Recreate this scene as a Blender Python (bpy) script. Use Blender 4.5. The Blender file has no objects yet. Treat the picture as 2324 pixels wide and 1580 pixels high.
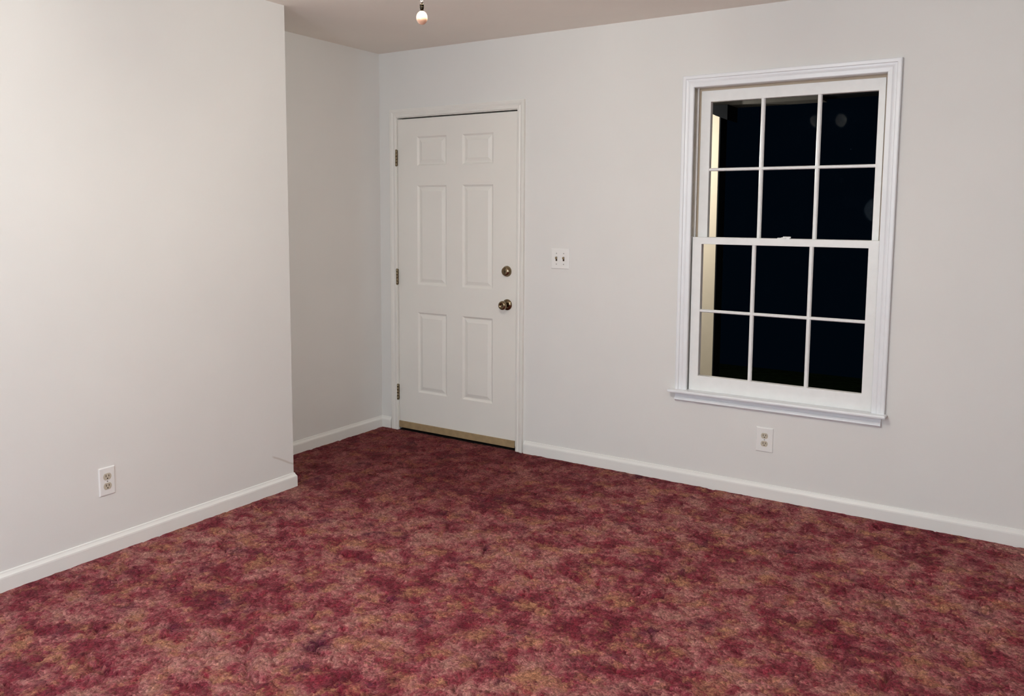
import bpy, math, random
import numpy as np
from mathutils import Vector, Matrix

random.seed(7)
scene = bpy.context.scene
col = scene.collection

# ------------------------------------------------------------------ camera
YAW, PITCH, ROLL, FPX = 0.5693, 0.0984, 0.0061, 1873.2
cam_data = bpy.data.cameras.new('camera')
cam = bpy.data.objects.new('camera', cam_data)
col.objects.link(cam)
fwd = Vector((-math.sin(YAW)*math.cos(PITCH), math.cos(YAW)*math.cos(PITCH), -math.sin(PITCH)))
rt = Vector((math.cos(YAW), math.sin(YAW), 0))
up = rt.cross(fwd)
r2 = math.cos(ROLL)*rt + math.sin(ROLL)*up
u2 = -math.sin(ROLL)*rt + math.cos(ROLL)*up
M = Matrix((r2, u2, -fwd)).transposed().to_4x4()
M.translation = Vector((3.6933, -4.1501, 1.4377))
cam.matrix_world = M
cam_data.sensor_fit = 'HORIZONTAL'
cam_data.sensor_width = 36.0
cam_data.lens = FPX/2324*36.0
cam_data.shift_y = -119.92/2324
cam_data.clip_start = 0.05
scene.camera = cam

# ------------------------------------------------------------------ world, light, exposure
world = bpy.data.worlds.new('night_sky')
scene.world = world
world.use_nodes = True
wb = world.node_tree.nodes['Background']
wb.inputs['Color'].default_value = (0.0004, 0.0014, 0.0030, 1)
wb.inputs['Strength'].default_value = 1.0
scene.view_settings.view_transform = 'Standard'
scene.view_settings.look = 'None'
scene.view_settings.exposure = 0.15
scene.view_settings.gamma = 1.0
scene.view_settings.use_curve_mapping = False

FAN = Vector((2.27, -2.385, 0))        # centre of the ceiling fan
BULB_L = 225.0                        # glow of each of its four frosted globes
BULB_COL = (1.0, 0.965, 0.86)
FILL_L = 195.0                   # glow of the opal globe of an added fill lamp behind the camera
FILL_COL = (0.80, 0.96, 1.10)
H = 2.464                             # ceiling height
NEARX, NEARY = 0.446, -1.2            # jutting left wall
BACKY, RIGHTX = -6.4, 5.3

# ------------------------------------------------------------------ helpers
def mat(name, base, rough=0.6, metal=0.0, spec=0.4, noise=0.03, nscale=12.0, bump=0.0, bscale=300.0, bdist=0.001):
    m = bpy.data.materials.new(name); m.use_nodes = True
    nt = m.node_tree; b = nt.nodes['Principled BSDF']
    b.inputs['Roughness'].default_value = rough
    b.inputs['Metallic'].default_value = metal
    b.inputs['Specular IOR Level'].default_value = spec
    tc = nt.nodes.new('ShaderNodeTexCoord')
    n = nt.nodes.new('ShaderNodeTexNoise'); n.inputs['Scale'].default_value = nscale; n.inputs['Detail'].default_value = 4
    nt.links.new(tc.outputs['Object'], n.inputs['Vector'])
    r = nt.nodes.new('ShaderNodeValToRGB')
    r.color_ramp.elements[0].position = 0.3; r.color_ramp.elements[1].position = 0.7
    r.color_ramp.elements[0].color = tuple(max(0, c*(1-noise)) for c in base)+(1,)
    r.color_ramp.elements[1].color = tuple(min(1, c*(1+noise)) for c in base)+(1,)
    nt.links.new(n.outputs['Fac'], r.inputs['Fac'])
    nt.links.new(r.outputs['Color'], b.inputs['Base Color'])
    if bump > 0:
        n2 = nt.nodes.new('ShaderNodeTexNoise'); n2.inputs['Scale'].default_value = bscale; n2.inputs['Detail'].default_value = 2
        nt.links.new(tc.outputs['Object'], n2.inputs['Vector'])
        bp = nt.nodes.new('ShaderNodeBump'); bp.inputs['Strength'].default_value = bump; bp.inputs['Distance'].default_value = bdist
        nt.links.new(n2.outputs['Fac'], bp.inputs['Height'])
        nt.links.new(bp.outputs['Normal'], b.inputs['Normal'])
    return m

class MB:
    """collects shapes; build() links them as one mesh object"""
    def __init__(self): self.v = []; self.f = []; self.s = []
    def face(self, idx, smooth=False): self.f.append(tuple(idx)); self.s.append(smooth)
    def box(self, x0, x1, y0, y1, z0, z1, bev=0.0):
        if x0 > x1: x0, x1 = x1, x0
        if y0 > y1: y0, y1 = y1, y0
        if z0 > z1: z0, z1 = z1, z0
        if bev <= 0:
            b = len(self.v)
            self.v += [(x, y, z) for x in (x0, x1) for y in (y0, y1) for z in (z0, z1)]
            for q in ((0,1,3,2),(4,6,7,5),(0,4,5,1),(2,3,7,6),(0,2,6,4),(1,5,7,3)): self.face([b+i for i in q])
            return self
        import bmesh
        bm = bmesh.new(); bmesh.ops.create_cube(bm, size=1)
        for v in bm.verts:
            v.co = Vector(((x0+x1)/2+v.co.x*(x1-x0), (y0+y1)/2+v.co.y*(y1-y0), (z0+z1)/2+v.co.z*(z1-z0)))
        bmesh.ops.bevel(bm, geom=list(bm.edges), offset=bev, segments=2, profile=0.5, affect='EDGES')
        b = len(self.v); bm.verts.index_update()
        self.v += [tuple(v.co) for v in bm.verts]
        for f in bm.faces: self.face([b+v.index for v in f.verts])
        bm.free(); return self
    def lathe(self, prof, center, axis='z', seg=32, smooth=True, squash=1.0, start=0.0):
        """prof: (radius, distance along the axis); axis z: up, y: towards -y (out of the far wall), x: towards +x"""
        b = len(self.v); cx, cy, cz = center; n = len(prof)
        for (r, h) in prof:
            for k in range(seg):
                a = 2*math.pi*k/seg+start; p, q = r*math.cos(a), r*math.sin(a)*squash
                if axis == 'z': self.v.append((cx+p, cy+q, cz+h))
                elif axis == 'y': self.v.append((cx+p, cy-h, cz+q))
                else: self.v.append((cx+h, cy+p, cz+q))
        for i in range(n-1):
            for k in range(seg):
                k2 = (k+1) % seg
                q = (b+i*seg+k, b+i*seg+k2, b+(i+1)*seg+k2, b+(i+1)*seg+k)
                self.face(q, smooth)
        self.face([b+k for k in range(seg)][::-1]); self.face([b+(n-1)*seg+k for k in range(seg)])
        return self
    def sweep(self, paths, closed_prof=True, smooth=False):
        """paths: one polyline per profile point, all of the same length"""
        b = len(self.v); n = len(paths); m = len(paths[0])
        for p in paths: self.v += [tuple(q) for q in p]
        for i in range(n if closed_prof else n-1):
            j = (i+1) % n
            for k in range(m-1):
                self.face((b+i*m+k, b+i*m+k+1, b+j*m+k+1, b+j*m+k), smooth)
        self.face([b+i*m for i in range(n)]); self.face([b+i*m+m-1 for i in range(n)][::-1])
        return self
    def build(self, name, m, parent=None, loc=None):
        import bmesh
        me = bpy.data.meshes.new(name); me.from_pydata(self.v, [], self.f); me.update()
        me.polygons.foreach_set('use_smooth', self.s)
        bm = bmesh.new(); bm.from_mesh(me); bmesh.ops.recalc_face_normals(bm, faces=bm.faces[:]); bm.to_mesh(me); bm.free()
        if loc is not None:
            me.transform(Matrix.Translation(-Vector(loc)))
        me.materials.append(m)
        o = bpy.data.objects.new(name, me); col.objects.link(o)
        if parent is not None:
            o.parent = parent
            o.location = -parent.location if loc is None else Vector(loc)-parent.location
        elif loc is not None: o.location = loc
        return o

def tag(o, label=None, cat=None, group=None, kind=None):
    if label: o['label'] = label
    if cat: o['category'] = cat
    if group: o['group'] = group
    if kind: o['kind'] = kind
    return o
def empty(name, loc):
    o = bpy.data.objects.new(name, None); o.empty_display_size = 0.1; o.location = loc; col.objects.link(o); return o
def struct(o, label=None, cat=None): return tag(o, label, cat, kind='structure')

def casing_paths(x0, x1, z0, z1, prof, y=0.0):
    """three-sided mitred frame around an opening; prof: (offset outwards, height off the wall)"""
    return [[(x0-u, y-v, z0), (x0-u, y-v, z1+u), (x1+u, y-v, z1+u), (x1+u, y-v, z0)] for u, v in prof]

# ------------------------------------------------------------------ materials
def wall_material(name, base, scuff=False):
    m = mat(name, base, rough=0.75, spec=0.25, noise=0.012, nscale=2.5, bump=0.12, bscale=160, bdist=0.0012)
    if scuff:      # brown scrape on the paint: a short slanted mark that tapers towards the wall's corner
        nt = m.node_tree; b = nt.nodes['Principled BSDF']
        src = b.inputs['Base Color'].links[0].from_socket
        g = nt.nodes.new('ShaderNodeNewGeometry'); sp = nt.nodes.new('ShaderNodeSeparateXYZ')
        nt.links.new(g.outputs['Position'], sp.inputs[0])
        def mth(op, a, c=None, d=None, clamp=False):
            n = nt.nodes.new('ShaderNodeMath'); n.operation = op; n.use_clamp = clamp
            for i, q in enumerate((a, c, d)):
                if q is None: continue
                if isinstance(q, (int, float)): n.inputs[i].default_value = q
                else: nt.links.new(q, n.inputs[i])
            return n.outputs[0]
        Y, Z = sp.outputs['Y'], sp.outputs['Z']
        along = mth('ADD', Y, 1.345)                         # 0 at the start, .14 at the corner
        line = mth('SUBTRACT', Z, mth('MULTIPLY_ADD', along, -0.52, 0.196))
        ns = nt.nodes.new('ShaderNodeTexNoise'); ns.inputs['Scale'].default_value = 60
        dist = mth('ABSOLUTE', mth('ADD', line, mth('MULTIPLY_ADD', ns.outputs['Fac'], 0.008, -0.004)))
        k = mth('SUBTRACT', 1.0, mth('DIVIDE', dist, 0.008), clamp=True)
        k = mth('MULTIPLY', k, mth('MULTIPLY', along, 60.0, clamp=True))
        k = mth('MULTIPLY', k, 0.42)
        mx = nt.nodes.new('ShaderNodeMix'); mx.data_type = 'RGBA'
        nt.links.new(k, mx.inputs['Factor']); nt.links.new(src, mx.inputs['A'])
        mx.inputs['B'].default_value = (0.36, 0.26, 0.17, 1)
        nt.links.new(mx.outputs['Result'], b.inputs['Base Color'])
    return m

WALLC = (0.80, 0.788, 0.765)
M_wall = wall_material('painted_wall', WALLC)
M_wall_scuff = wall_material('painted_wall_with_scrape', WALLC, True)
M_ceil = mat('painted_ceiling', (0.93, 0.87, 0.795), rough=0.9, spec=0.1, noise=0.015, nscale=3, bump=0.2, bscale=120, bdist=0.002)
M_trim = mat('white_trim_paint', (0.86, 0.85, 0.82), rough=0.38, spec=0.5, noise=0.01, nscale=8, bump=0.03, bscale=60)
M_casing = mat('window_trim_paint', (0.86, 0.875, 0.90), rough=0.35, spec=0.5, noise=0.01, nscale=8)
M_doorcasing = mat('door_trim_paint', (0.84, 0.82, 0.775), rough=0.42, spec=0.45, noise=0.012, nscale=8)
M_door = mat('white_door_paint', (0.85, 0.825, 0.775), rough=0.42, spec=0.45, noise=0.012, nscale=4, bump=0.03, bscale=80)
M_sash = mat('sash_paint', (0.88, 0.88, 0.87), rough=0.4, spec=0.5, noise=0.02, nscale=25, bump=0.1, bscale=90)
M_brass = mat('antique_brass', (0.26, 0.20, 0.125), rough=0.17, metal=1.0, noise=0.12, nscale=40)
M_hinge = mat('dull_brass_hinge', (0.26, 0.21, 0.13), rough=0.4, metal=0.9, noise=0.15, nscale=60)
M_sweep = mat('tan_door_sweep', (0.37, 0.265, 0.145), rough=0.6, spec=0.3, noise=0.12, nscale=30)
M_dark = mat('dark_gap', (0.012, 0.009, 0.008), rough=0.9, spec=0.1)
M_strip = mat('tan_weatherstrip', (0.52, 0.43, 0.33), rough=0.8, spec=0.2)
M_plate = mat('white_plastic', (0.86, 0.85, 0.83), rough=0.3, spec=0.5, noise=0.008)
M_recept = mat('beige_plastic', (0.56, 0.50, 0.40), rough=0.4, spec=0.4, noise=0.03)
M_toggle = mat('brown_toggle_plastic', (0.26, 0.19, 0.10), rough=0.35, spec=0.5, noise=0.05)
M_slot = mat('dark_slot', (0.05, 0.035, 0.02), rough=0.8)
M_screw = mat('screw_metal', (0.35, 0.34, 0.31), rough=0.45, metal=0.6)
M_track = mat('window_track_metal', (0.50, 0.46, 0.40), rough=0.35, metal=0.7, noise=0.1, nscale=30)
M_ball = mat('peach_ball', (0.86, 0.50, 0.33), rough=0.16, spec=0.8, noise=0.03, nscale=60)
M_bronze = mat('dark_bronze', (0.022, 0.016, 0.009), rough=0.22, metal=0.9, noise=0.1, nscale=60)
M_chain = mat('chain_metal', (0.55, 0.50, 0.44), rough=0.22, metal=1.0, noise=0.1, nscale=80)
M_blade = mat('fan_blade_wood', (0.16, 0.085, 0.04), rough=0.45, spec=0.4, noise=0.25, nscale=9)
M_cream = mat('cream_exterior_paint', (0.80, 0.72, 0.58), rough=0.6, spec=0.3, noise=0.02)
M_darkpaint = mat('dark_exterior_paint', (0.012, 0.0135, 0.016), rough=0.8, spec=0.05, noise=0.1)
M_soffit = mat('grey_exterior_trim', (0.12, 0.116, 0.105), rough=0.7, spec=0.2, noise=0.05)
M_conc = mat('porch_concrete', (0.22, 0.21, 0.19), rough=0.9, spec=0.1, noise=0.15)
M_lawn = mat('night_lawn', (0.02, 0.035, 0.015), rough=1.0, spec=0.0, noise=0.3)

# window glass: a thin pane that reflects a little of the room
M_glass = bpy.data.materials.new('window_glass'); M_glass.use_nodes = True
nt = M_glass.node_tree; nt.nodes.clear()
go = nt.nodes.new('ShaderNodeOutputMaterial'); mx = nt.nodes.new('ShaderNodeMixShader')
tr = nt.nodes.new('ShaderNodeBsdfTransparent'); gl = nt.nodes.new('ShaderNodeBsdfGlossy'); gl.inputs['Roughness'].default_value = 0.02
fr = nt.nodes.new('ShaderNodeFresnel'); fr.inputs['IOR'].default_value = 1.013
nt.links.new(fr.outputs[0], mx.inputs[0]); nt.links.new(tr.outputs[0], mx.inputs[1]); nt.links.new(gl.outputs[0], mx.inputs[2])
nt.links.new(mx.outputs[0], go.inputs['Surface'])

# frosted lamp glass that glows
def glow_mat(name, colr, strength):
    m = bpy.data.materials.new(name); m.use_nodes = True
    n = m.node_tree; b = n.nodes['Principled BSDF']
    b.inputs['Base Color'].default_value = (0.9, 0.88, 0.84, 1); b.inputs['Roughness'].default_value = 0.5
    tcn = n.nodes.new('ShaderNodeTexCoord'); nz = n.nodes.new('ShaderNodeTexNoise'); nz.inputs['Scale'].default_value = 30
    n.links.new(tcn.outputs['Object'], nz.inputs['Vector'])
    rr = n.nodes.new('ShaderNodeValToRGB')
    rr.color_ramp.elements[0].color = tuple(c*0.95 for c in colr)+(1,); rr.color_ramp.elements[1].color = tuple(colr)+(1,)
    n.links.new(nz.outputs['Fac'], rr.inputs['Fac']); n.links.new(rr.outputs['Color'], b.inputs['Emission Color'])
    b.inputs['Emission Strength'].default_value = strength
    return m
M_globe = glow_mat('frosted_globe', BULB_COL, BULB_L)
M_porchbulb = glow_mat('porch_bulb', (1.0, 0.82, 0.55), 10)
M_fillglobe = glow_mat('fill_lamp_globe', FILL_COL, FILL_L)

# carpet
def carpet_material():
    m = bpy.data.materials.new('mottled_burgundy_carpet'); m.use_nodes = True
    nt = m.node_tree; b = nt.nodes['Principled BSDF']; L = nt.links.new
    b.inputs['Roughness'].default_value = 1.0; b.inputs['Specular IOR Level'].default_value = 0.05
    b.inputs['Sheen Weight'].default_value = 0.12; b.inputs['Sheen Roughness'].default_value = 0.5
    b.inputs['Sheen Tint'].default_value = (0.9, 0.6, 0.55, 1)
    tc = nt.nodes.new('ShaderNodeTexCoord')
    vo = nt.nodes.new('ShaderNodeTexVoronoi'); vo.voronoi_dimensions = '2D'; vo.inputs['Scale'].default_value = 125
    L(tc.outputs['Object'], vo.inputs['Vector'])
    tuft = nt.nodes.new('ShaderNodeMix'); tuft.data_type = 'VECTOR'; tuft.inputs['Factor'].default_value = 0.85
    L(tc.outputs['Object'], tuft.inputs['A']); L(vo.outputs['Position'], tuft.inputs['B'])
    def noise(scale, detail=4, dist=0.0, rough=0.6, off=(0, 0, 0), sc=(1, 1, 1), src=None):
        mp = nt.nodes.new('ShaderNodeMapping'); mp.inputs['Location'].default_value = off; mp.inputs['Scale'].default_value = sc
        L(src or tc.outputs['Object'], mp.inputs['Vector'])
        n = nt.nodes.new('ShaderNodeTexNoise'); n.inputs['Scale'].default_value = scale
        n.inputs['Detail'].default_value = detail; n.inputs['Roughness'].default_value = rough; n.inputs['Distortion'].default_value = dist
        L(mp.outputs['Vector'], n.inputs['Vector']); return n.outputs['Fac']
    def ramp(fac, stops):
        r = nt.nodes.new('ShaderNodeValToRGB'); e = r.color_ramp.elements
        while len(e) < len(stops): e.new(0.5)
        for el, (p, c) in zip(e, stops):
            el.position = p; el.color = tuple(c)+(1,) if len(c) == 3 else c
        L(fac, r.inputs['Fac']); return r.outputs['Color']
    def mix(fac, a, c, mode='MIX'):
        x = nt.nodes.new('ShaderNodeMix'); x.data_type = 'RGBA'; x.blend_type = mode
        if isinstance(fac, float): x.inputs['Factor'].default_value = fac
        else: L(fac, x.inputs['Factor'])
        L(a, x.inputs['A'])
        if isinstance(c, tuple): x.inputs['B'].default_value = c+(1,)
        else: L(c, x.inputs['B'])
        return x.outputs['Result']
    T = tuft.outputs['Result']
    drift = nt.nodes.new('ShaderNodeMath'); drift.operation = 'MULTIPLY_ADD'; drift.inputs[1].default_value = 0.38
    L(noise(2.3, 3, 0.0, 0.5, (13, 5, 0), src=T), drift.inputs[0])
    base_n = nt.nodes.new('ShaderNodeMath'); base_n.operation = 'SUBTRACT'; base_n.inputs[1].default_value = 0.19
    L(noise(8.5, 9, 0.15, 0.72, src=T), base_n.inputs[0]); L(base_n.outputs[0], drift.inputs[2])
    main = ramp(drift.outputs[0], [(0.36, (0.155, 0.015, 0.030)), (0.45, (0.25, 0.036, 0.055)), (0.51, (0.37, 0.105, 0.115)), (0.58, (0.46, 0.185, 0.170)), (0.70, (0.52, 0.27, 0.215))])
    tan = ramp(noise(8.0, 8, 0.15, 0.7, (7, 3, 0), src=T), [(0.51, (0, 0, 0)), (0.63, (1, 1, 1))])
    purple = ramp(noise(6.0, 8, 0.15, 0.7, (21, 11, 0), src=T), [(0.56, (0, 0, 0)), (0.68, (1, 1, 1))])
    red = ramp(noise(11.0, 7, 0.15, 0.7, (2, 41, 0), src=T), [(0.52, (0, 0, 0)), (0.66, (1, 1, 1))])
    c = mix(tan, main, (0.47, 0.205, 0.12)); 
    c = mix(red, c, (0.26, 0.022, 0.042)); c = mix(purple, c, (0.125, 0.018, 0.042))
    fib = ramp(noise(230, 3, 0.0, 0.7), [(0.28, (0.50, 0.50, 0.50)), (0.5, (0.98, 0.98, 0.98)), (0.72, (1.45, 1.45, 1.45))])
    c = mix(1.0, c, fib, 'MULTIPLY')
    tv = nt.nodes.new('ShaderNodeSeparateColor'); L(vo.outputs['Color'], tv.inputs[0])
    c = mix(1.0, c, ramp(tv.outputs[0], [(0.0, (0.66, 0.62, 0.62)), (0.5, (1, 1, 1)), (1.0, (1.30, 1.32, 1.30))]), 'MULTIPLY')
    fib2 = ramp(noise(48, 4, 0.0, 0.65, (5, 5, 5)), [(0.3, (0.62, 0.55, 0.55)), (0.5, (0.97, 0.97, 0.97)), (0.72, (1.30, 1.34, 1.32))])
    c = mix(1.0, c, fib2, 'MULTIPLY')
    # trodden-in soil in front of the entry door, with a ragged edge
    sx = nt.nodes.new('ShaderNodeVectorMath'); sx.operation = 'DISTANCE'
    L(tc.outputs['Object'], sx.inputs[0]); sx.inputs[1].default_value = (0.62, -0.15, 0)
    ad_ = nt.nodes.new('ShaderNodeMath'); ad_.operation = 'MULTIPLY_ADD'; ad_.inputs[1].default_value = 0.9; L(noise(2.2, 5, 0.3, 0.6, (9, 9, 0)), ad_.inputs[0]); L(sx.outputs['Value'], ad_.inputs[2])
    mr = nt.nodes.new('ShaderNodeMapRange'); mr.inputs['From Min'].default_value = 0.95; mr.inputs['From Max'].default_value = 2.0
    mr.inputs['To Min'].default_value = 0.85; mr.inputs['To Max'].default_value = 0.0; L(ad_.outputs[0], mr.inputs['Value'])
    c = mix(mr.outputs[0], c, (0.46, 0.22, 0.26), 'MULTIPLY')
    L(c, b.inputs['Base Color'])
    b1 = nt.nodes.new('ShaderNodeBump'); b1.inputs['Strength'].default_value = 0.9; b1.inputs['Distance'].default_value = 0.012
    L(noise(75, 5, 0.5, 0.7, (3, 1, 0)), b1.inputs['Height'])
    b0 = nt.nodes.new('ShaderNodeBump'); b0.invert = True; b0.inputs['Strength'].default_value = 0.8; b0.inputs['Distance'].default_value = 0.005
    L(vo.outputs['Distance'], b0.inputs['Height']); L(b1.outputs['Normal'], b0.inputs['Normal'])
    b2 = nt.nodes.new('ShaderNodeBump'); b2.inputs['Strength'].default_value = 0.7; b2.inputs['Distance'].default_value = 0.003
    L(noise(300, 2), b2.inputs['Height']); L(b0.outputs['Normal'], b2.inputs['Normal'])
    L(b2.outputs['Normal'], b.inputs['Normal'])
    return m
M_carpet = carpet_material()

# ------------------------------------------------------------------ the room shell
# carpeted floor: a fine pile relief where the photo looks, coarser behind the camera
rng = np.random.default_rng(5)
def vnoise(X, Y, cell):
    gx, gy = X/cell+1000, Y/cell+1000
    ix, iy = np.floor(gx).astype(int), np.floor(gy).astype(int); fx, fy = gx-ix, gy-iy
    fx = fx*fx*(3-2*fx); fy = fy*fy*(3-2*fy)
    T = rng.random((256, 256)); g = lambda a, b: T[a % 256, b % 256]
    return (g(ix, iy)*(1-fx)+g(ix+1, iy)*fx)*(1-fy)+(g(ix, iy+1)*(1-fx)+g(ix+1, iy+1)*fx)*fy
xs = np.arange(-0.01, RIGHTX+0.01, 0.008)
ys = np.concatenate([np.arange(0.0, -3.7, -0.008), np.arange(-3.7, BACKY-0.03, -0.04)])
XX, YY = np.meshgrid(xs, ys)
z = 0.007*(vnoise(XX, YY, 0.05)-0.5)+0.010*(vnoise(XX+0.3, YY, 0.02)-0.5)+0.003*(rng.random(XX.shape)-0.5)
crease = np.abs(vnoise(XX*0.6, YY, 0.06)-0.5)                 # the pile parts along crooked lines here and there
z -= 0.016*np.clip(1-crease/0.05, 0, 1)*np.clip((vnoise(XX, YY, 0.12)-0.47)*5, 0, 1)
edge = np.clip(np.minimum(np.minimum(-YY-0.014, np.hypot(np.maximum(XX-NEARX-0.014, 0), np.maximum(YY-NEARY-0.014, 0))), np.where(YY > NEARY, XX-0.014, 9))/0.03, 0.25, 1)
z = z*edge-0.001
nx, ny = len(xs), len(ys)
co = np.stack([XX.ravel(), YY.ravel(), z.ravel()], 1).astype(np.float32)
ii = np.arange((ny-1)*(nx-1)); rr_, cc_ = ii//(nx-1), ii % (nx-1); a_ = rr_*nx+cc_
quads = np.stack([a_, a_+nx, a_+nx+1, a_+1], 1).astype(np.int32)
me = bpy.data.meshes.new('floor'); me.vertices.add(len(co)); me.vertices.foreach_set('co', co.ravel())
me.loops.add(quads.size); me.loops.foreach_set('vertex_index', quads.ravel())
me.polygons.add(len(quads)); me.polygons.foreach_set('loop_start', np.arange(len(quads), dtype=np.int32)*4)
me.polygons.foreach_set('use_smooth', np.ones(len(quads), bool))
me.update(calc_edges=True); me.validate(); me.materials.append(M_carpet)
floor = bpy.data.objects.new('floor', me); col.objects.link(floor)
struct(floor, 'wall-to-wall burgundy, rose and tan mottled cut-pile carpet', 'floor')

struct(MB().box(-0.12, RIGHTX+0.12, BACKY-0.12, 0.14, H, H+0.12).build('ceiling', M_ceil), 'flat beige-white ceiling above the room', 'ceiling')

# far wall with the holes for the door and the window
DX0, DX1, DZ = 0.134, 1.084, 2.062
WX0, WX1, WZ0, WZ1 = 2.128, 3.078, 0.485, 2.106
w = MB()
w.box(-0.12, DX0, 0, 0.14, -0.05, H); w.box(DX0, DX1, 0, 0.14, DZ, H); w.box(DX1, WX0, 0, 0.14, -0.05, H)
w.box(WX0, WX1, 0, 0.14, -0.05, WZ0); w.box(WX0, WX1, 0, 0.14, WZ1, H); w.box(WX1, RIGHTX+0.12, 0, 0.14, -0.05, H)
struct(w.build('wall_far', M_wall), 'off-white wall holding the entry door and the window', 'wall')
struct(MB().box(-0.12, 0, NEARY, 0, -0.05, H).build('wall_recess', M_wall), 'short shaded wall between the door corner and the jutting wall', 'wall')
struct(MB().box(-0.12, NEARX, BACKY-0.12, NEARY, -0.05, H).build('wall_left', M_wall_scuff), 'large off-white wall jutting out on the left, with an outlet and a small scrape', 'wall')
struct(MB().box(RIGHTX, RIGHTX+0.12, BACKY-0.12, 0, -0.05, H).build('wall_right', M_wall), 'off-white wall on the right side of the room', 'wall')
struct(MB().box(NEARX, RIGHTX, BACKY-0.12, BACKY, -0.05, H).build('wall_back', M_wall), 'off-white wall at the back of the room', 'wall')

# baseboards: flat face with a rounded shoulder on top
BP = [(0.0, -0.012), (0.0138, -0.012), (0.0138, 0.050), (0.0128, 0.056), (0.0095, 0.061), (0.0062, 0.067), (0.0045, 0.073), (0.0, 0.0745)]
def board(name, pts, label):
    """pts: floor line of the wall face with the outward normal at each vertex (mitres included)"""
    paths = [[(x+nx_*t, y+ny_*t, zz) for (x, y, nx_, ny_) in pts] for t, zz in BP]
    struct(MB().sweep(paths).build(name, M_trim), label, 'baseboard')
board('baseboard_left', [(NEARX, BACKY, 1, 0), (NEARX, NEARY, 1, 1), (0.0, NEARY, 0, 1)], 'white baseboard along the jutting left wall, wrapping its corner')
board('baseboard_recess', [(0, NEARY, 1, 0), (0, 0, 1, -1), (0.086, 0, 0, -1)], 'white baseboard in the recess, turning the corner to the door casing')
board('baseboard_far', [(1.132, 0, 0, -1), (RIGHTX, 0, 0, -1)], 'white baseboard running right from the door under the window')
board('baseboard_right', [(RIGHTX, 0, -1, -1), (RIGHTX, BACKY, -1, 1)], 'white baseboard along the right wall')

# ------------------------------------------------------------------ entry door
door = struct(empty('door_1', (0.609, 0, 0)), 'white six-panel entry door with brass knob and deadbolt', 'door')
SX0, SX1, SZ0, SZ1 = 0.1525, 1.0655, 0.026, 2.036
# jamb and casing
j = MB()
j.box(0.134, 0.150, 0.0, 0.14, 0, 2.045); j.box(1.068, 1.084, 0.0, 0.14, 0, 2.045); j.box(0.134, 1.084, 0.0, 0.14, 2.045, 2.062)
j.build('jamb', M_doorcasing, door)
CP = [(0.0, 0.0), (0.0, 0.008), (0.004, 0.011), (0.016, 0.012), (0.022, 0.009), (0.034, 0.014), (0.046, 0.016), (0.050, 0.0155), (0.052, 0.0)]
MB().sweep(casing_paths(0.146, 1.072, -0.008, 2.049, CP)).build('casing', M_doorcasing, door)
# stop behind the slab, near-black to paint in the gap's shade; threshold
s = MB(); s.box(0.150, 0.165, 0.050, 0.075, 0, 2.045); s.box(1.053, 1.068, 0.050, 0.075, 0, 2.045); s.box(0.15, 1.068, 0.050, 0.075, 2.020, 2.045)
s.build('stop', M_dark, door)
MB().box(0.150, 1.068, 0.010, 0.14, -0.01, 0.004).build('threshold', M_dark, door)
MB().box(1.0658, 1.0676, 0.002, 0.012, 0.03, 2.036).build('weatherstrip', M_strip, door)
# slab with six sunk and raised panels
PX = [(0.311, 0.545), (0.668, 0.897)]; PZ = [(0.269, 0.798), (0.978, 1.614), (1.737, 1.922)]
sl = MB(); yf, yb = 0.002, 0.046
xc = [SX0]+[v for p in PX for v in p]+[SX1]; zc = [SZ0]+[v for p in PZ for v in p]+[SZ1]
def q4(pts, smooth=False):
    b = len(sl.v); sl.v.extend(pts); sl.face(range(b, b+4), smooth)
for i in range(len(xc)-1):
    for k in range(len(zc)-1):
        x0, x1, z0, z1 = xc[i], xc[i+1], zc[k], zc[k+1]
        if i in (1, 3) and k in (1, 3, 5):
            rings = [(0, yf), (0.003, yf+0.002), (0.010, yf+0.0085), (0.014, yf+0.0095), (0.020, yf+0.0085), (0.036, yf+0.003), (0.038, yf+0.002)]
            prev = None
            for off, y in rings:
                cur = [(x0+off, y, z0+off), (x1-off, y, z0+off), (x1-off, y, z1-off), (x0+off, y, z1-off)]
                if prev:
                    for e in range(4): q4([prev[e], prev[(e+1) % 4], cur[(e+1) % 4], cur[e]])
                prev = cur
            q4(prev)
        else: q4([(x0, yf, z0), (x1, yf, z0), (x1, yf, z1), (x0, yf, z1)])
q4([(SX0, yb, SZ0), (SX0, yb, SZ1), (SX1, yb, SZ1), (SX1, yb, SZ0)])
q4([(SX0, yf, SZ0), (SX0, yf, SZ1), (SX0, yb, SZ1), (SX0, yb, SZ0)]); q4([(SX1, yf, SZ0), (SX1, yb, SZ0), (SX1, yb, SZ1), (SX1, yf, SZ1)])
q4([(SX0, yf, SZ1), (SX1, yf, SZ1), (SX1, yb, SZ1), (SX0, yb, SZ1)]); q4([(SX0, yf, SZ0), (SX0, yb, SZ0), (SX1, yb, SZ0), (SX1, yf, SZ0)])
import bmesh
def weld(o, d=1e-5):
    bm = bmesh.new(); bm.from_mesh(o.data); bmesh.ops.remove_doubles(bm, verts=bm.verts, dist=d)
    bmesh.ops.recalc_face_normals(bm, faces=bm.faces[:]); bm.to_mesh(o.data); bm.free()
slab = sl.build('slab', M_door, door); weld(slab)
# sweep along the bottom
sw = MB().box(SX0+0.001, SX1-0.001, -0.007, 0.002, 0.017, 0.061, 0.0015)
sw.build('door_sweep', M_sweep, door)
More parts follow.
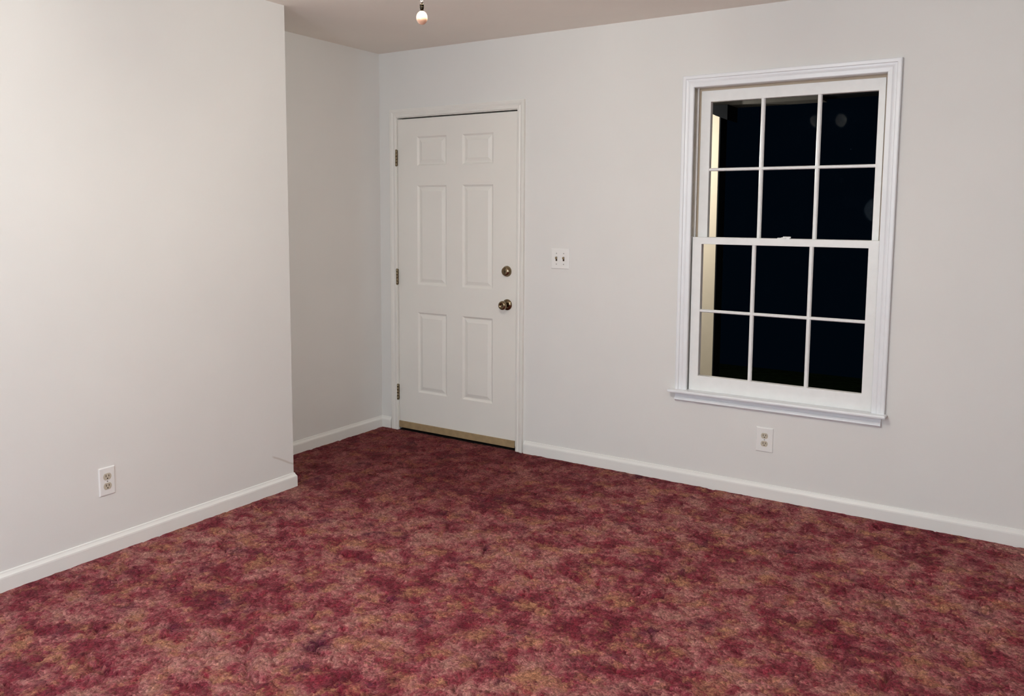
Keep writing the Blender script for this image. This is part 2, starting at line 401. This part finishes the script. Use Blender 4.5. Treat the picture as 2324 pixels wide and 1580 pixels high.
# hinges: knuckles and the leaf edge
for hz in (1.792, 1.022, 0.255):
    h = MB()
    for k in range(5):
        z0 = hz-0.05+k*0.02
        h.lathe([(0.0060, 0.0004), (0.0068, 0.001), (0.0068, 0.019), (0.0060, 0.0196)], (0.1475, -0.009, z0), seg=16)
    h.lathe([(0.003, -0.004), (0.0055, -0.002), (0.0055, 0.0)], (0.1475, -0.009, hz-0.05), seg=12)
    h.lathe([(0.0055, 0.0), (0.0055, 0.002), (0.003, 0.004)], (0.1475, -0.009, hz+0.05), seg=12)
    h.box(0.1475, 0.1512, -0.006, 0.004, hz-0.05, hz+0.05)
    h.build('hinge', M_hinge, door)
# knob
kn = MB().lathe([(0.0335, 0.0), (0.0335, 0.003), (0.031, 0.007), (0.022, 0.011), (0.013, 0.013)], (1.003, 0.002, 0.891), 'y', 40)
rose = kn.build('rose', M_brass, door)
kb = MB().lathe([(0.0115, 0.012), (0.0115, 0.030), (0.014, 0.034), (0.022, 0.040), (0.0265, 0.047), (0.0275, 0.054), (0.0255, 0.061), (0.020, 0.066), (0.012, 0.0675), (0.0118, 0.066), (0.002, 0.0655)], (1.003, 0.002, 0.891), 'y', 40)
kb.build('knob', M_brass, door)
# deadbolt
db = MB().lathe([(0.033, 0.0), (0.033, 0.003), (0.031, 0.007), (0.0255, 0.021), (0.0235, 0.023), (0.003, 0.0235)], (0.999, 0.002, 1.093), 'y', 40)
dbo = db.build('deadbolt', M_brass, door)
MB().box(0.996, 1.002, -0.0245, -0.0215, 1.087, 1.099).build('keyhole', M_slot, dbo)
MB().box(1.0672, 1.0685, -0.0005, 0.02, 0.862, 0.92).build('strike_plate', M_hinge, door)

# ------------------------------------------------------------------ window
win = struct(empty('window_1', (2.605, 0, 0.5)), 'white double-hung twelve-pane window, night outside', 'window')
WI0, WI1, WIT = 2.147, 3.061, 2.088           # inner edge of the casing
WC = [(0.0, 0.0), (0.0, 0.009), (0.003, 0.012), (0.020, 0.014), (0.026, 0.0115), (0.031, 0.0135), (0.040, 0.015), (0.043, 0.020), (0.056, 0.021), (0.060, 0.0185), (0.0605, 0.0)]
MB().sweep(casing_paths(WI0, WI1, 0.5085, WIT, WC)).build('casing', M_casing, win)
jm = MB(); jm.box(2.128, 2.142, 0, 0.13, 0.495, 2.106); jm.box(3.066, 3.078, 0, 0.13, 0.495, 2.106); jm.box(2.128, 3.078, 0, 0.13, 2.092, 2.106)
jm.box(2.142, 2.150, 0.054, 0.062, 0.5, 2.092); jm.box(3.058, 3.066, 0.054, 0.062, 0.5, 2.092)   # parting beads
jm.box(2.142, 3.066, 0.0, 0.010, 2.0885, 2.092)
jm.build('jamb', M_sash, win)
sp = MB(); sp.box(2.142, 2.170, 0.070, 0.092, 1.30, 2.066); sp.box(3.038, 3.066, 0.070, 0.092, 1.30, 2.066); sp.box(2.142, 3.066, 0.068, 0.094, 2.066, 2.092)
sp.build('reveal_filler', M_strip, win)  # tan filler, imitates the shaded underside of the head jamb
tk = MB(); tk.box(2.142, 2.1455, 0.012, 0.020, 1.325, 2.088); tk.box(2.142, 2.1455, 0.030, 0.040, 1.325, 2.088)
tk.build('track', M_track, win)
# stool (inside sill) with a rounded nose and horns, apron under it
st = MB(); st.box(2.056, 3.130, -0.055, 0.0, 0.4965, 0.5115, 0.005); st.box(2.142, 3.066, -0.002, 0.13, 0.492, 0.509)
st.build('stool', M_casing, win)
AP = [(0.0, 0.4965), (0.009, 0.4965), (0.009, 0.472), (0.014, 0.469), (0.021, 0.463), (0.022, 0.456), (0.014, 0.451), (0.010, 0.447), (0.0, 0.446)]
MB().sweep([[(2.086, -t, zz), (3.106, -t, zz)] for t, zz in AP]).build('apron', M_casing, win)
def sash(name, y0, y1, x0, x1, z0, z1, gx0, gx1, gz0, gz1, mv, mh, wv, wh):
    """frame round the glass; muntins with a bevelled nose"""
    m = MB()
    m.box(x0, gx0, y0, y1, z0, z1, 0.0015); m.box(gx1, x1, y0, y1, z0, z1, 0.0015)
    m.box(gx0-0.002, gx1+0.002, y0, y1, z0, gz0, 0.0015); m.box(gx0-0.002, gx1+0.002, y0, y1, gz1, z1, 0.0015)
    yg = (y0+y1)/2
    for x in mv:   # vertical bar
        m.sweep([[(x+a, yy, gz0-0.002), (x+a, yy, gz1+0.002)] for a, yy in ((-wv/2, yg), (-wv/2, y0+0.009), (-wv/4, y0+0.002), (wv/4, y0+0.002), (wv/2, y0+0.009), (wv/2, yg))])
    for zz in mh:
        m.sweep([[(gx0-0.002, yy, zz+a), (gx1+0.002, yy, zz+a)] for a, yy in ((-wh/2, yg-0.001), (-wh/2, y0+0.0095), (-wh/4, y0+0.0028), (wh/4, y0+0.0028), (wh/2, y0+0.0095), (wh/2, yg-0.001))])
    # thin slope of old glazing round every pane
    o = m.build(name, M_sash, win)
    g = MB().box(gx0, gx1, yg-0.001, yg+0.001, gz0, gz1)
    g.build('glass', M_glass, o)
    return o
def child_fix(o):       # parts of parts keep their place
    for c in o.children: c.location = (0, 0, 0)
up_s = sash('upper_sash', 0.062, 0.096, 2.161, 3.046, 1.300, 2.077, 2.212, 3.016, 1.322, 2.020, (2.4800, 2.7525), (1.6725,), 0.020, 0.016)
lo_s = sash('lower_sash', 0.018, 0.052, 2.150, 3.057, 0.509, 1.322, 2.199, 3.011, 0.589, 1.286, (2.4710, 2.7515), (0.9355,), 0.020, 0.016)
lk = MB().lathe([(0.016, 0.0), (0.016, 0.004), (0.010, 0.007)], (2.615, 0.036, 1.322), 'z', 20)
lk.box(2.585, 2.645, 0.028, 0.048, 1.322, 1.326); lk.box(2.612, 2.650, 0.026, 0.036, 1.326, 1.333, 0.002)
lk.build('sash_lock', M_sash, win)

# ------------------------------------------------------------------ switch plate and outlets (built facing -y at the origin, then turned)
def rounded_plate(w_, h_, d_, bev):
    m = MB(); rings = [(0, 0), (0, d_*0.4), (bev*0.4, d_*0.85), (bev, d_)]; prev = None
    for off, y in rings:
        b = len(m.v); x, zz = w_/2-off, h_/2-off
        m.v += [(-x, -y, -zz), (x, -y, -zz), (x, -y, zz), (-x, -y, zz)]
        if prev is not None:
            for e in range(4): m.face((prev+e, prev+(e+1) % 4, b+(e+1) % 4, b+e))
        else: m.face((b+3, b+2, b+1, b))
        prev = b
    m.face((prev, prev+1, prev+2, prev+3))
    return m
def outlet(w_, h_):
    root = empty('wall_outlet', (0, 0, 0))
    rounded_plate(w_, h_, 0.0055, 0.005).build('plate', M_plate, root)
    for s_ in (1, -1):
        zc_ = s_*0.0205
        # receptacle face: circle cut flat at top and bottom
        m = MB(); b = len(m.v); pts = []
        for k in range(32):
            a = 2*math.pi*k/32; pts.append((0.0175*math.cos(a), max(-0.0138, min(0.0138, 0.0175*math.sin(a)))))
        m.v += [(x, -0.004, zc_+zz) for x, zz in pts]+[(x, -0.0068, zc_+zz) for x, zz in pts]
        for k in range(32): m.face((k, (k+1) % 32, 32+(k+1) % 32, 32+k))
        m.face(range(31, -1, -1)); m.face(range(32, 64))
        rc = m.build('receptacle', M_recept, root)
        sm = MB(); sm.box(-0.0077, -0.0050, -0.0072, -0.0060, zc_-0.001, zc_+0.008); sm.box(0.0050, 0.0077, -0.0072, -0.0060, zc_-0.0005, zc_+0.0075)
        sm.lathe([(0.0028, 0.0060), (0.0028, 0.0072)], (0, 0, zc_-0.0075), 'y', 12)
        sm.build('slots', M_slot, rc)
    MB().lathe([(0.0032, 0.005), (0.0028, 0.0066)], (0, 0, 0), 'y', 12).build('screw', M_screw, root)
    return root
o1 = outlet(0.086, 0.126); o1.location = (2.567, 0, 0.303)
tag(o1, 'white outlet plate with two beige sockets, on the wall below the window', 'outlet', 'white wall outlets')
o2 = outlet(0.070, 0.120); o2.location = (NEARX, -2.225, 0.310); o2.rotation_euler = (0, 0, math.radians(90))
tag(o2, 'white outlet plate with beige sockets, low on the jutting left wall', 'outlet', 'white wall outlets')

sp_ = empty('light_switch', (1.367, 0, 1.181))
tag(sp_, 'white double switch plate with two brown toggles, between door and window', 'light switch')
rounded_plate(0.118, 0.116, 0.0055, 0.005).build('plate', M_plate, sp_).location = (0, 0, 0)
for dx in (-0.0235, 0.0235):
    c = MB().box(dx-0.005, dx+0.005, -0.0062, -0.004, -0.013, 0.012); 
    sb = c.build('slot', M_slot, sp_); sb.location = (0, 0, 0)
    t = MB().sweep([[(dx-0.0045, -0.005, a), (dx-0.0042, -0.017, a+b_)] for a, b_ in ((0, 0),)]) if False else MB()
    t.box(dx-0.0046, dx+0.0046, -0.0150, -0.005, -0.0015, 0.0105, 0.0012)
    tg = t.build('toggle', M_toggle, sp_); tg.location = (0, 0, 0)
    for dz in (-0.031, 0.031):
        sc_ = MB().lathe([(0.0034, 0.005), (0.0028, 0.0066)], (dx, 0, dz), 'y', 12).build('screw', M_screw, sp_); sc_.location = (0, 0, 0)

# ------------------------------------------------------------------ ceiling fan (just above the frame) with its four lamps
fx, fy = FAN.x, FAN.y
fan = empty('ceiling_fan', (fx, fy, H))
tag(fan, 'ceiling fan with four frosted lamp globes, above the pull chain', 'ceiling fan')
MB().lathe([(0.065, 0.0), (0.065, -0.02), (0.045, -0.045), (0.018, -0.05)], (fx, fy, H), 'z', 32).build('canopy', M_bronze, fan)
MB().lathe([(0.05, -0.03), (0.11, -0.035), (0.125, -0.05), (0.125, -0.10), (0.10, -0.13), (0.055, -0.14), (0.055, -0.20), (0.035, -0.21)], (fx, fy, H), 'z', 40).build('motor_housing', M_bronze, fan)
for k in range(5):
    a = math.radians(20+72*k); ca, sa = math.cos(a), math.sin(a)
    m = MB(); prof = [(0.17, 0.055), (0.24, 0.062), (0.45, 0.072), (0.60, 0.074), (0.64, 0.060), (0.655, 0.03)]
    b = 0; V = []
    for zz in (2.366, 2.374):
        ring = [(r, w_) for r, w_ in prof]+[(r, -w_) for r, w_ in prof[::-1]]
        V.append([(fx+r*ca-w_*sa, fy+r*sa+w_*ca, zz+w_*0.16) for r, w_ in ring])
    n = len(V[0]); m.v = V[0]+V[1]
    for q in range(n): m.face((q, (q+1) % n, n+(q+1) % n, n+q))
    m.face(range(n-1, -1, -1)); m.face(range(n, 2*n))
    bl = m.build('blade', M_blade, fan)
    m = MB(); m.v = [(fx+r*ca-w_*sa, fy+r*sa+w_*ca, zz) for zz in (2.356, 2.365) for r, w_ in ((0.10, 0.012), (0.25, 0.03), (0.25, -0.03), (0.10, -0.012))]
    for q in ((3,2,1,0),(4,5,6,7),(0,1,5,4),(1,2,6,5),(2,3,7,6),(3,0,4,7)): m.face(q)
    m.build('bracket', M_bronze, fan)
for k in range(4):
    a = math.radians(35+90*k); px, py = fx+0.125*math.cos(a), fy+0.125*math.sin(a)
    arm = MB().sweep([[(fx+r*math.cos(a)+o1_*math.sin(a), fy+r*math.sin(a)-o1_*math.cos(a), zz+o2_) for r, zz in ((0.03, 2.262), (0.08, 2.262), (0.115, 2.240), (0.125, 2.210))]
                      for o1_, o2_ in ((0.006, 0), (0, 0.006), (-0.006, 0), (0, -0.006))])
    arm.lathe([(0.008, 0.0), (0.022, -0.006), (0.024, -0.018), (0.020, -0.020)], (px, py, 2.212), 'z', 24)
    ao_ = arm.build('lamp_arm', M_bronze, fan)
    gm = MB(); prof = [(max(0.001, 0.038*math.sin(math.pi*q/14)), 0.038*math.cos(math.pi*q/14)) for q in range(15)]
    gm.lathe(prof, (px, py, 2.158), 'z', 28)
    gm.build('lamp_globe', M_globe, fan)

# pull chain with the peach ball
SC = 1.22                              # ball size over its size at 1.9 m
bx, by, bz = 2.277, -2.388, 1.9525
pc = empty('pull_chain', (bx, by, bz-0.015))
tag(pc, 'ceiling fan pull chain ending in a glossy peach ball', 'pull chain')
ch = MB()
zz = bz+0.0440*SC+0.003
while zz < 2.262:
    ch.lathe([(0.0004, -0.0019), (0.0014, -0.0013), (0.0019, 0), (0.0014, 0.0013), (0.0004, 0.0019)], (bx, by, zz), 'z', 10)
    zz += 0.0042
ch.build('chain', M_chain, pc)
cn = MB().lathe([(r_*SC, (0.0135+(h_-0.0135)*0.66)*SC) for r_, h_ in [(0.0016, 0.0135), (0.0026, 0.0150), (0.0040, 0.022), (0.0046, 0.0255), (0.0046, 0.0275), (0.0040, 0.0285), (0.0047, 0.0300), (0.0047, 0.0350), (0.0040, 0.0375), (0.0015, 0.0390)]], (bx, by, bz), 'z', 24)
cn.build('connector', M_bronze, pc)
MB().lathe([(r_*SC, h_*SC) for r_, h_ in [(0.0012, 0.0), (0.0030, 0.001), (0.0038, 0.0035), (0.0030, 0.006), (0.0012, 0.007)]], (bx, by, bz+0.0300*SC), 'z', 20).build('bead', M_chain, pc)
MB().lathe([(r_*SC, h_*SC) for r_, h_ in [(0.0012, 0.0), (0.0030, 0.001), (0.0036, 0.0035), (0.0030, 0.006), (0.0012, 0.0075)]], (bx, by, bz+0.0370*SC), 'z', 20).build('bead', M_chain, pc)
bl_ = MB(); prof = []
for k in range(25):
    t_ = -math.pi/2+math.pi*k/24; prof.append((max(0.0003, 0.0122*SC*math.cos(t_)), 0.0146*SC*math.sin(t_)))
bl_.lathe(prof, (bx, by, bz), 'z', 40)
bl_.build('ball', M_ball, pc)

# unseen fill lamp behind the camera, added to brighten the lower walls
lx, ly = 2.2, -5.2
kl = empty('fill_lamp', (lx, ly, 0))
tag(kl, 'added fill lamp with a white opal globe, standing unseen behind the camera', 'fill lamp')
MB().lathe([(0.15, 0.002), (0.15, 0.018), (0.13, 0.026), (0.02, 0.034)], (lx, ly, 0), 'z', 40).build('base', M_bronze, kl)
MB().lathe([(0.012, 0.03), (0.012, 1.36), (0.05, 1.37), (0.06, 1.392)], (lx, ly, 0), 'z', 24).build('pole', M_bronze, kl)
gm = MB(); prof = [(max(0.001, 0.12*math.sin(math.pi*q/20)), 0.12*math.cos(math.pi*q/20)) for q in range(21)]
gm.lathe(prof, (lx, ly, 1.50), 'z', 40)
gm.build('lamp_globe', M_fillglobe, kl)

# ------------------------------------------------------------------ the porch outside the window
struct(MB().box(-0.5, 5.4, 0.14, 1.75, -0.25, -0.06).build('porch_floor', M_conc), 'concrete porch floor outside', 'porch floor')
struct(MB().box(-6, 10, 1.75, 5.5, -0.5, -0.35).build('ground', M_lawn), 'dark lawn outside at night', 'lawn')
struct(MB().box(-0.5, 5.4, 0.14, 1.75, 2.42, 2.50).build('porch_ceiling', M_darkpaint), 'dark porch ceiling outside', 'porch ceiling')
bm_ = empty('porch_beam', (3.0, 1.56, 2.19))
tag(bm_, 'dark porch beam with a pale lower trim strip, outside the top window panes', 'beam')
MB().box(1.62, 5.3, 1.52, 1.66, 2.205, 2.42).build('beam_board', M_darkpaint, bm_)
MB().box(1.62, 2.44, 1.505, 1.675, 2.188, 2.212).build('trim_strip', M_soffit, bm_)  # ends early to imitate the lamplight fading along the beam
cl = empty('porch_column', (1.70, 1.57, -0.06))
tag(cl, 'cream square porch post lit at night, seen through the left window panes', 'porch post')
MB().box(1.634, 1.772, 1.50, 1.64, -0.06, 2.14, 0.003).build('shaft', M_cream, cl)
MB().box(1.772, 1.779, 1.502, 1.64, -0.06, 2.14).build('shaded_side', M_darkpaint, cl)  # dark strip that paints the shade on the post's unlit side
cp_ = MB().sweep([[(1.58, y_, z0_), (1.70, y_, z0_-0.0), (1.757, y_, z1_), (1.838, y_, z2_)] for y_, z0_, z1_, z2_ in ((1.46, 2.147, 2.117, 2.085), (1.68, 2.147, 2.117, 2.085), (1.68, 2.188, 2.188, 2.188), (1.46, 2.188, 2.188, 2.188))])
cp_.build('capital', M_darkpaint, cl)
ln = empty('porch_lantern', (1.02, 1.05, 2.42))
tag(ln, 'porch ceiling lantern outside, left of the window', 'lantern')
MB().lathe([(0.05, 0.0), (0.05, -0.02), (0.008, -0.03), (0.008, -0.34), (0.045, -0.37), (0.05, -0.385)], (1.02, 1.05, 2.42), 'z', 24).build('stem', M_bronze, ln)
MB().lathe([(0.015, -0.386), (0.035, -0.40), (0.042, -0.44), (0.03, -0.475), (0.004, -0.485)], (1.02, 1.05, 2.42), 'z', 24).build('globe', M_porchbulb, ln)
pd = bpy.data.lights.new('porch_lantern_light', 'POINT'); pd.energy = 55; pd.color = (1.0, 0.94, 0.84); pd.shadow_soft_size = 0.04
po = bpy.data.objects.new('porch_lantern_light', pd); col.objects.link(po); po.location = (1.02, 1.05, 1.86)

# parts of parts: built in world space, so undo the double offset of their grandparent
for o in list(col.objects):
    if o.type == 'MESH' and o.parent is not None and o.parent.parent is not None:
        o.location = (0, 0, 0)
for root in (o1, o2):       # built at the origin: parts sit straight on their root
    for c in root.children: c.location = (0, 0, 0)
